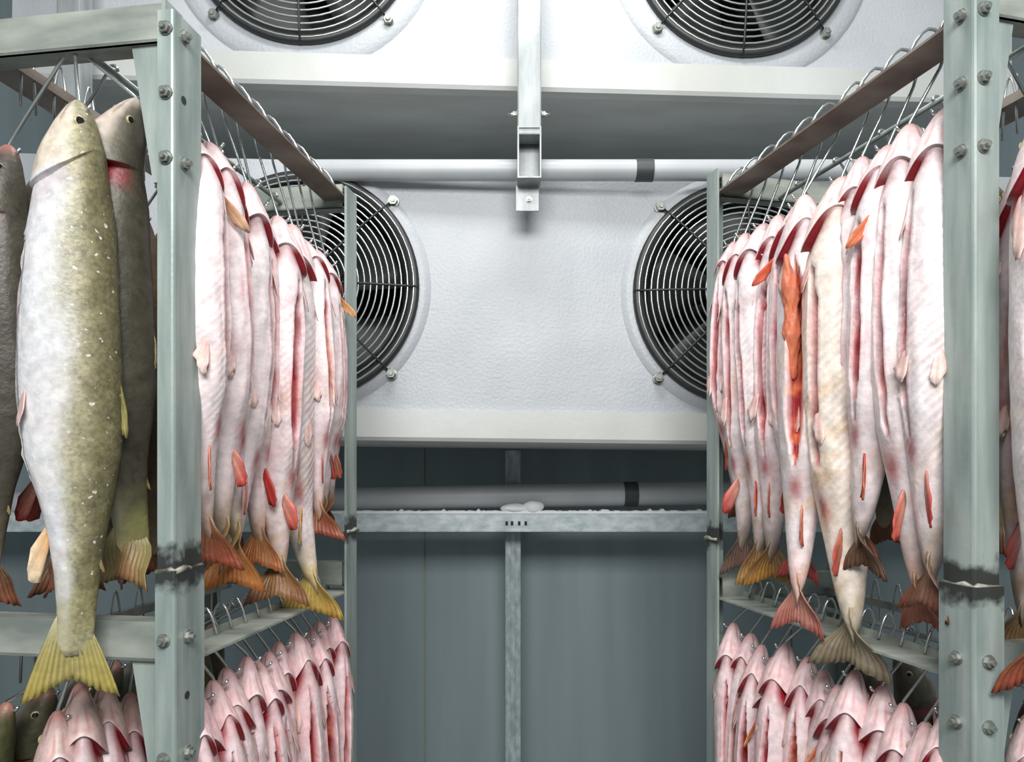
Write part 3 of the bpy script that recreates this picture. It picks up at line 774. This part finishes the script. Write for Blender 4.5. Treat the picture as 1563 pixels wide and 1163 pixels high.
ORD = ['first', 'second', 'third', 'fourth', 'fifth', 'sixth', 'seventh', 'eighth', 'ninth', 'tenth', 'eleventh', 'twelfth', 'thirteenth', 'fourteenth', 'fifteenth']
hooks = {('L', 'up'): [], ('L', 'low'): [], ('R', 'up'): [], ('R', 'low'): []}
def row_fish(key, tier, s, q, zdrop, psi, L, label, group, seed, P=None, tilt=(0, 0), hook='aisle'):
    p = SPEC[key]; F = p['F']; zr = p['rail'] if tier == 'up' else p['shelf']
    mouth = F.P(s, q, zr - zdrop)
    a = math.radians(psi)
    if hook == 'outer': v = F.inw*math.cos(a) - F.d*math.sin(a)
    else: v = F.aisle*math.cos(a) - F.d*math.sin(a)
    if hook == 'aisle':
        pts = hook_pts(F, s-0.035, 0.012 if tier == 'up' else p['railw']-0.01, zr+0.004, q, zdrop+0.0, 0.035, 0.042, p['railw'] if tier == 'up' else 0.035)
        hooks[(key, tier)].append((1, pts))
    elif hook == 'outer' or hook == 'mid':
        pts = []
        for k in range(6): 
            aa = math.pi*(1-k/5); pts.append(F.P(s-0.01, 0.165-0.008*math.cos(math.pi-aa)*1.0, zr+0.003+0.009*math.sin(aa)))
        for k in range(1, 5):
            u = k/4; pts.append(F.P(s-0.01+0.01*u, 0.173+(q-0.173)*u, zr+0.002-zdrop*u))
        for k in range(1, 5):
            aa = k/4*math.pi*.85; pts.append(F.P(s, q-0.010*(1-math.cos(aa)), zr-zdrop-0.012*math.sin(aa)))
        hooks[(key, tier)].append(('mid', pts))
    return fish(mouth, v, L, label, group, seed, P, tilt)

# ---- upper aisle row, left rack: (s, inward, drop, yaw, length, look, params)
LU = [
 (.112, .064, .080, 24, .70, 'white fish with a burnt orange breast fin', dict(pec=(.9, .2), finA=(140, 70, 28), finB=(236, 196, 160), pk=.35, open=.15, off=.45, thick=1.25, rib=.3, belly=-.1)),
 (.166, .048, .084, 24, .70, 'pink headed white fish with an olive tail', dict(pk=.6, tail=(150, 126, 84), tailtip=(170, 118, 84), off=.5, open=.25, thick=1.3)),
 (.222, .058, .095, 34, .70, 'white fish with yellow tipped snout, olive tail', dict(pk=.3, snout=(236, 190, 60), tail=(156, 136, 78), tailtip=(164, 132, 84), analA=(226, 84, 54), off=.35, open=.1, thick=1.2)),
 (.278, .045, .105, 28, .73, 'white fish with an orange brown tail', dict(pk=.3, tail=(186, 128, 66), tailtip=(192, 112, 48), off=.5, open=.12, thick=1.25)),
 (.330, .056, .12, 40, .69, 'pale pink fish with a red belly fin', dict(pk=.6, tail=(180, 124, 76), tailtip=(184, 108, 60), analA=(216, 64, 54), off=.2, open=.2, thick=1.15)),
 (.392, .043, .125, 46, .75, 'pink flecked fish with long red cut', dict(pk=.65, open=.5, rib=.3, tail=(166, 128, 84), tailtip=(150, 102, 66), off=.45, thick=1.25)),
 (.455, .044, .120, 48, .80, 'ribbed white fish with broad mustard tail', dict(pk=.2, rib=1.0, warm=.3, open=.15, tail=(196, 174, 104), tailtip=(200, 162, 76), tailk=.9, spread=.62, twist=.9, analA=(230, 150, 50), analB=(236, 200, 130), bend=.08, bendy=.10, off=-.2, thick=1.25)),
 (.515, .052, .128, 36, .64, 'pale fish with an orange inner cut', dict(pk=.4, flesh=(204, 116, 50), open=.5, off=.2, thick=1.2)),
 (.575, .044, .135, 32, .62, 'pale fish with a copper coloured breast fin', dict(pk=.4, pec=(.9, .2), finA=(170, 96, 40), finB=(226, 176, 120), off=.4, open=.1, thick=1.2)),
 (.635, .048, .142, 30, .61, 'slim pale fish at the far post', dict(pk=.5, off=.3, thick=1.15)),
]
RT = random.Random(11)
def jig(): return (math.radians(RT.uniform(-2.2, 2.2)), math.radians(RT.uniform(-1.8, 1.8)))
for i, (s, q, dz, psi, L_, look, P) in enumerate(LU):
    row_fish('L', 'up', s, q, dz, psi, L_, f'{look}, {ORD[i]} from near post, left upper aisle row', 'fish in the left rack\'s upper aisle row', 100+i, P, jig())
# ---- upper aisle row, right rack
RU = [
 (.108, .058, .085, 32, .79, 'wide white fish with ribbed flank, red gill', dict(pk=.2, rib=1.0, thick=1.3, off=-.65, open=.12, tail=(126, 104, 84), tailtip=(130, 78, 60), bendy=.02)),
 (.165, .044, .085, 30, .83, 'white fish with orange breast fin, pinkish tail', dict(pk=.3, pec=(.3, .8), finA=(222, 104, 48), finB=(220, 130, 92), tail=(190, 140, 118), tailtip=(172, 94, 80), twist=.9, off=-.4, open=.15, thick=1.3)),
 (.222, .054, .092, 36, .74, 'white fish with pink throat, dark brown tail', dict(pk=.5, tail=(108, 92, 78), tailtip=(114, 80, 60), analA=(206, 56, 42), off=-.5, open=.3, thick=1.25)),
 (.280, .050, .088, 38, .72, 'white fish with bright red lower fins', dict(pk=.5, analA=(206, 40, 36), analB=(196, 56, 44), pelA=(206, 60, 56), tail=(124, 104, 86), off=-.45, open=.35, thick=1.2)),
 (.328, .046, .105, 46, .90, 'largest cream fish, grey tail before rail', dict(pk=.1, rib=.8, warm=.7, thick=1.4, tail=(162, 152, 128), tailtip=(126, 112, 90), spread=.6, twist=1.1, bend=.13, bendy=.05, analA=(206, 148, 122), white=(244, 232, 220), off=-.7, open=.1)),
 (.404, .022, .112, 58, .84, 'cream fish with orange roe, rosy tail', dict(pk=.25, warm=.55, open=.8, flesh=(228, 128, 86), tail=(212, 162, 144), tailtip=(184, 108, 96), twist=.9, bend=.13, bendy=-.03, off=-.45, thick=1.2, roe=(216, 118, 88))),
 (.462, .052, .105, 34, .77, 'white fish with an orange red breast fin', dict(pk=.4, pec=(.2, .9), finA=(226, 90, 44), finB=(212, 104, 80), tail=(154, 122, 98), tailtip=(196, 84, 84), off=-.35, open=.2, thick=1.25)),
 (.525, .046, .108, 38, .79, 'pink cut fish with golden brown tail', dict(pk=.5, open=.6, tail=(100, 86, 70), tailtip=(180, 130, 56), off=-.2, thick=1.2)),
 (.588, .052, .104, 32, .79, 'ribbed white fish with mustard and brown tail', dict(pk=.4, rib=.8, tail=(124, 104, 80), tailtip=(180, 132, 60), analA=(196, 74, 58), off=-.45, open=.25, thick=1.2)),
 (.650, .046, .106, 34, .78, 'pale fish with a dark pointed tail', dict(pk=.5, warm=.4, tail=(124, 108, 96), tailtip=(116, 82, 72), off=-.3, open=.35, thick=1.15)),
 (.705, .050, .108, 30, .66, 'slim red fleshed fish with orange fin', dict(pk=.7, open=.7, analA=(226, 90, 50), off=-.1, thick=1.0)),
]
for i, (s, q, dz, psi, L_, look, P) in enumerate(RU):
    row_fish('R', 'up', s, q, dz, psi, L_, f'{look}, {ORD[i]} from near post, right upper aisle row', 'fish in the right rack\'s upper aisle row', 200+i, P, jig())
# ---- lower aisle rows
looks = ['rosy white fish with a red throat', 'pink fish with a white hooded head', 'white fish with a dark red gill opening', 'pale pink fish', 'fish with a long salmon pink cut', 'pink striped fish']
for i in range(13):
    s = .09 + i*.0475
    P = dict(thick=.92+.12*((i*3) % 5)/4, white=(240, 226, 228), pk=.9 + .2*((i*7) % 3)/2, open=.5 + .4*((i*5) % 4)/3, flesh=[(206, 98, 98), (214, 120, 90), (190, 80, 84)][i % 3], gill=1.0, head=(236, 196, 198))
    row_fish('L', 'low', s, .050+.012*((i*5) % 4)/3-.006, .050+.022*((i*3) % 4)/3, 36+((i*11) % 17)-8, .70, f'{looks[i % 6]}, {ORD[i]} from near post, left lower aisle row', 'fish in the left rack\'s lower aisle row', 300+i, P, jig())
for i in range(13):
    s = .085 + i*.051
    P = dict(thick=1+.12*((i*3) % 5)/4, white=(242, 230, 231), pk=.8 + .3*((i*7) % 3)/2, open=.4 + .5*((i*5) % 4)/3, flesh=[(206, 98, 98), (222, 120, 70), (190, 80, 84)][i % 3], head=(240, 206, 206), pec=(.3, .6) if i % 4 == 1 else (.25, .25), finA=(220, 104, 56))
    row_fish('R', 'low', s, .050+.014*((i*5) % 4)/3-.007, .055+.04*((i*3) % 4)/3, 38+((i*11) % 17)-8, .70, f'{looks[(i+2) % 6]}, {ORD[i]} from near post, right lower aisle row', 'fish in the right rack\'s lower aisle row', 400+i, P, jig())
# ---- the big olive fish before the left rack, and the fish inside it
def free_fish(key, tier, px, py, Y, vdir, L_, label, seed, P, tilt=(0, 0), hookq=None):
    F = SPEC[key]['F']; pos = Vector((PX(px, Y), Y, PZ(py, Y)))
    rel = pos-F.o; s = rel.dot(F.d); q = rel.dot(F.inw); zr = SPEC[key]['rail'] if tier == 'up' else SPEC[key]['shelf']
    pts = []
    s0 = max(s, 0.03)
    for k in range(6):
        aa = math.pi*k/5; pts.append(F.P(s0, 0.165-0.008*math.cos(aa), zr+0.003+0.009*math.sin(aa)))
    for k in range(1, 5):
        u = k/4; pts.append(F.P(s0+(s-s0)*u, 0.173+(q-0.173)*u, zr+0.002+(pos.z-zr)*u))
    for k in range(1, 5):
        aa = k/4*math.pi*.85; pts.append(F.P(s, q-0.010*(1-math.cos(aa)), pos.z-0.012*math.sin(aa)))
    hooks[(key, tier)].append(('mid', pts))
    return fish(pos, vdir, L_, label, 'fish hung in the front of the %s rack' % ('left' if key == 'L' else 'right'), seed, P, tilt)
free_fish('L', 'up', 120, 155, 0.985, (-0.93, -0.36, 0), .815, 'large olive backed fish with a yellow tail, foremost in the left rack', 501,
    dict(speckle=True, slim=.87, pec=(.06, .06), pecA=(214, 206, 200), pecB=(206, 198, 190), gv=0., tgb=.112, tgc=.036, flare=.035, gdeep=.16, belly=.12, white=(222, 222, 224), flank=(172, 166, 134), dorsal=(122, 116, 84), pk=.05, warm=.1, open=.02, vent=.1, head=(204, 184, 146), snout=(140, 138, 116), tailroot=(196, 190, 160), tail=(172, 166, 118), tailtip=(184, 166, 88), lean=0,
         spread=.42, twist=.0, curl=.0, bend=.015, bendy=0.0, finA=(206, 150, 130), finB=(232, 220, 206), analA=(222, 170, 110), analB=(236, 214, 180), gill=.12, streak=0, mark=(.466, 1.87), fold=.3, off=.2, nod=.0, thick=1.1, tlen=.15, dfinA=(120, 110, 60), dfinB=(170, 160, 100)))
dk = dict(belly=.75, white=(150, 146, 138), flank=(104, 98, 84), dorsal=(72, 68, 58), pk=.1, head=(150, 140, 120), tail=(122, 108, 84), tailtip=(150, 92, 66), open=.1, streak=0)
for i in range(9):
    s = .035 + i*.075
    row_fish('L', 'up', s, .283, .13, 14, .70, f'dark brown backed fish, {ORD[i]} from front, left upper outer row', 'fish in the left rack\'s upper outer row', 520+i, dict(dk, dorsal=[(72, 68, 58), (96, 82, 64), (84, 84, 66)][i % 3]), hook='outer')
for i in range(8):
    s = .05 + i*.08
    row_fish('L', 'low', s, .30, .07, 10, .68, f'dark olive backed fish, {ORD[i]} from front, left lower outer row', 'fish in the left rack\'s lower outer row', 540+i, dict(dk, dorsal=[(84, 84, 56), (70, 68, 50)][i % 2]), hook='outer')
row_fish('L', 'up', .040, .084, .075, 140, .72, 'dark grey fish with red gill, just behind the large olive fish', 'fish hung in the front of the left rack', 511, dict(dk, dorsal=(74, 71, 60), flank=(98, 94, 78), gill=2, belly=.3, gdeep=.5, flare=.12, gv=.03, head=(236, 220, 204), snout=(236, 220, 206), tail=(140, 140, 88), tailtip=(150, 110, 74)), hook='mid')
for i, (px, py, Y, look) in enumerate([(88, 1085, 1.06, 'red snouted pale fish, leftmost'), (122, 1043, 1.10, 'olive flecked pink fish, second from left'), (160, 1042, 1.15, 'rosy fish with red jaw, third from left'), (198, 1058, 1.2, 'dark pink fish, rightmost')]):
    free_fish('L', 'low', px, py, Y, (0.55, -0.83, 0), .68, look + ' of four below the large olive fish', 560+i, dict(pk=1.0, belly=-.1, dorsal=(120, 112, 84), flank=(190, 170, 140), snout=(206, 90, 80), head=(214, 176, 160)))
# right rack, right of its near post
free_fish('R', 'up', 1592, 170, 0.985, (-0.5, -0.86, 0), .80, 'silver white fish with an orange jaw at the right edge of the photo', 571, dict(pk=.25, belly=-.6, rib=.3, snout=(226, 140, 90), gill=1.2, open=.2, off=-.5))
free_fish('R', 'up', 1562, 250, 1.09, (-0.6, -0.8, 0), .76, 'yellow olive fish with blood red cut, close behind the right rack\'s near post', 572, dict(pk=.9, belly=.2, warm=.8, flank=(206, 190, 140), dorsal=(120, 110, 80), open=.8, tail=(120, 104, 84), tailtip=(140, 110, 70), bend=-.08))
free_fish('R', 'low', 1570, 1090, 1.08, (-0.6, -0.8, 0), .68, 'pink fish below the right rack\'s front bar', 573, dict(pk=.9, snout=(226, 130, 90)))
for i in range(5):
    row_fish('R', 'up', .12 + i*.13, .28, .12, 12, .70, f'dark brown fish, {ORD[i]} from front, right upper outer row', 'fish in the right rack\'s upper outer row', 580+i, dk, hook='outer')
for i in range(4):
    row_fish('R', 'low', .16 + i*.15, .28, .08, 12, .68, f'dark olive fish, {ORD[i]} from front, right lower outer row', 'fish in the right rack\'s lower outer row', 590+i, dk, hook='outer')

rack('L', 'fish_rack', 'galvanised hanging rack on the left, holding the large olive fish', hooks[('L', 'up')], hooks[('L', 'low')])
rack('R', 'fish_rack', 'galvanised hanging rack on the right, with six bolts in the top of its near post', hooks[('R', 'up')], hooks[('R', 'low')])
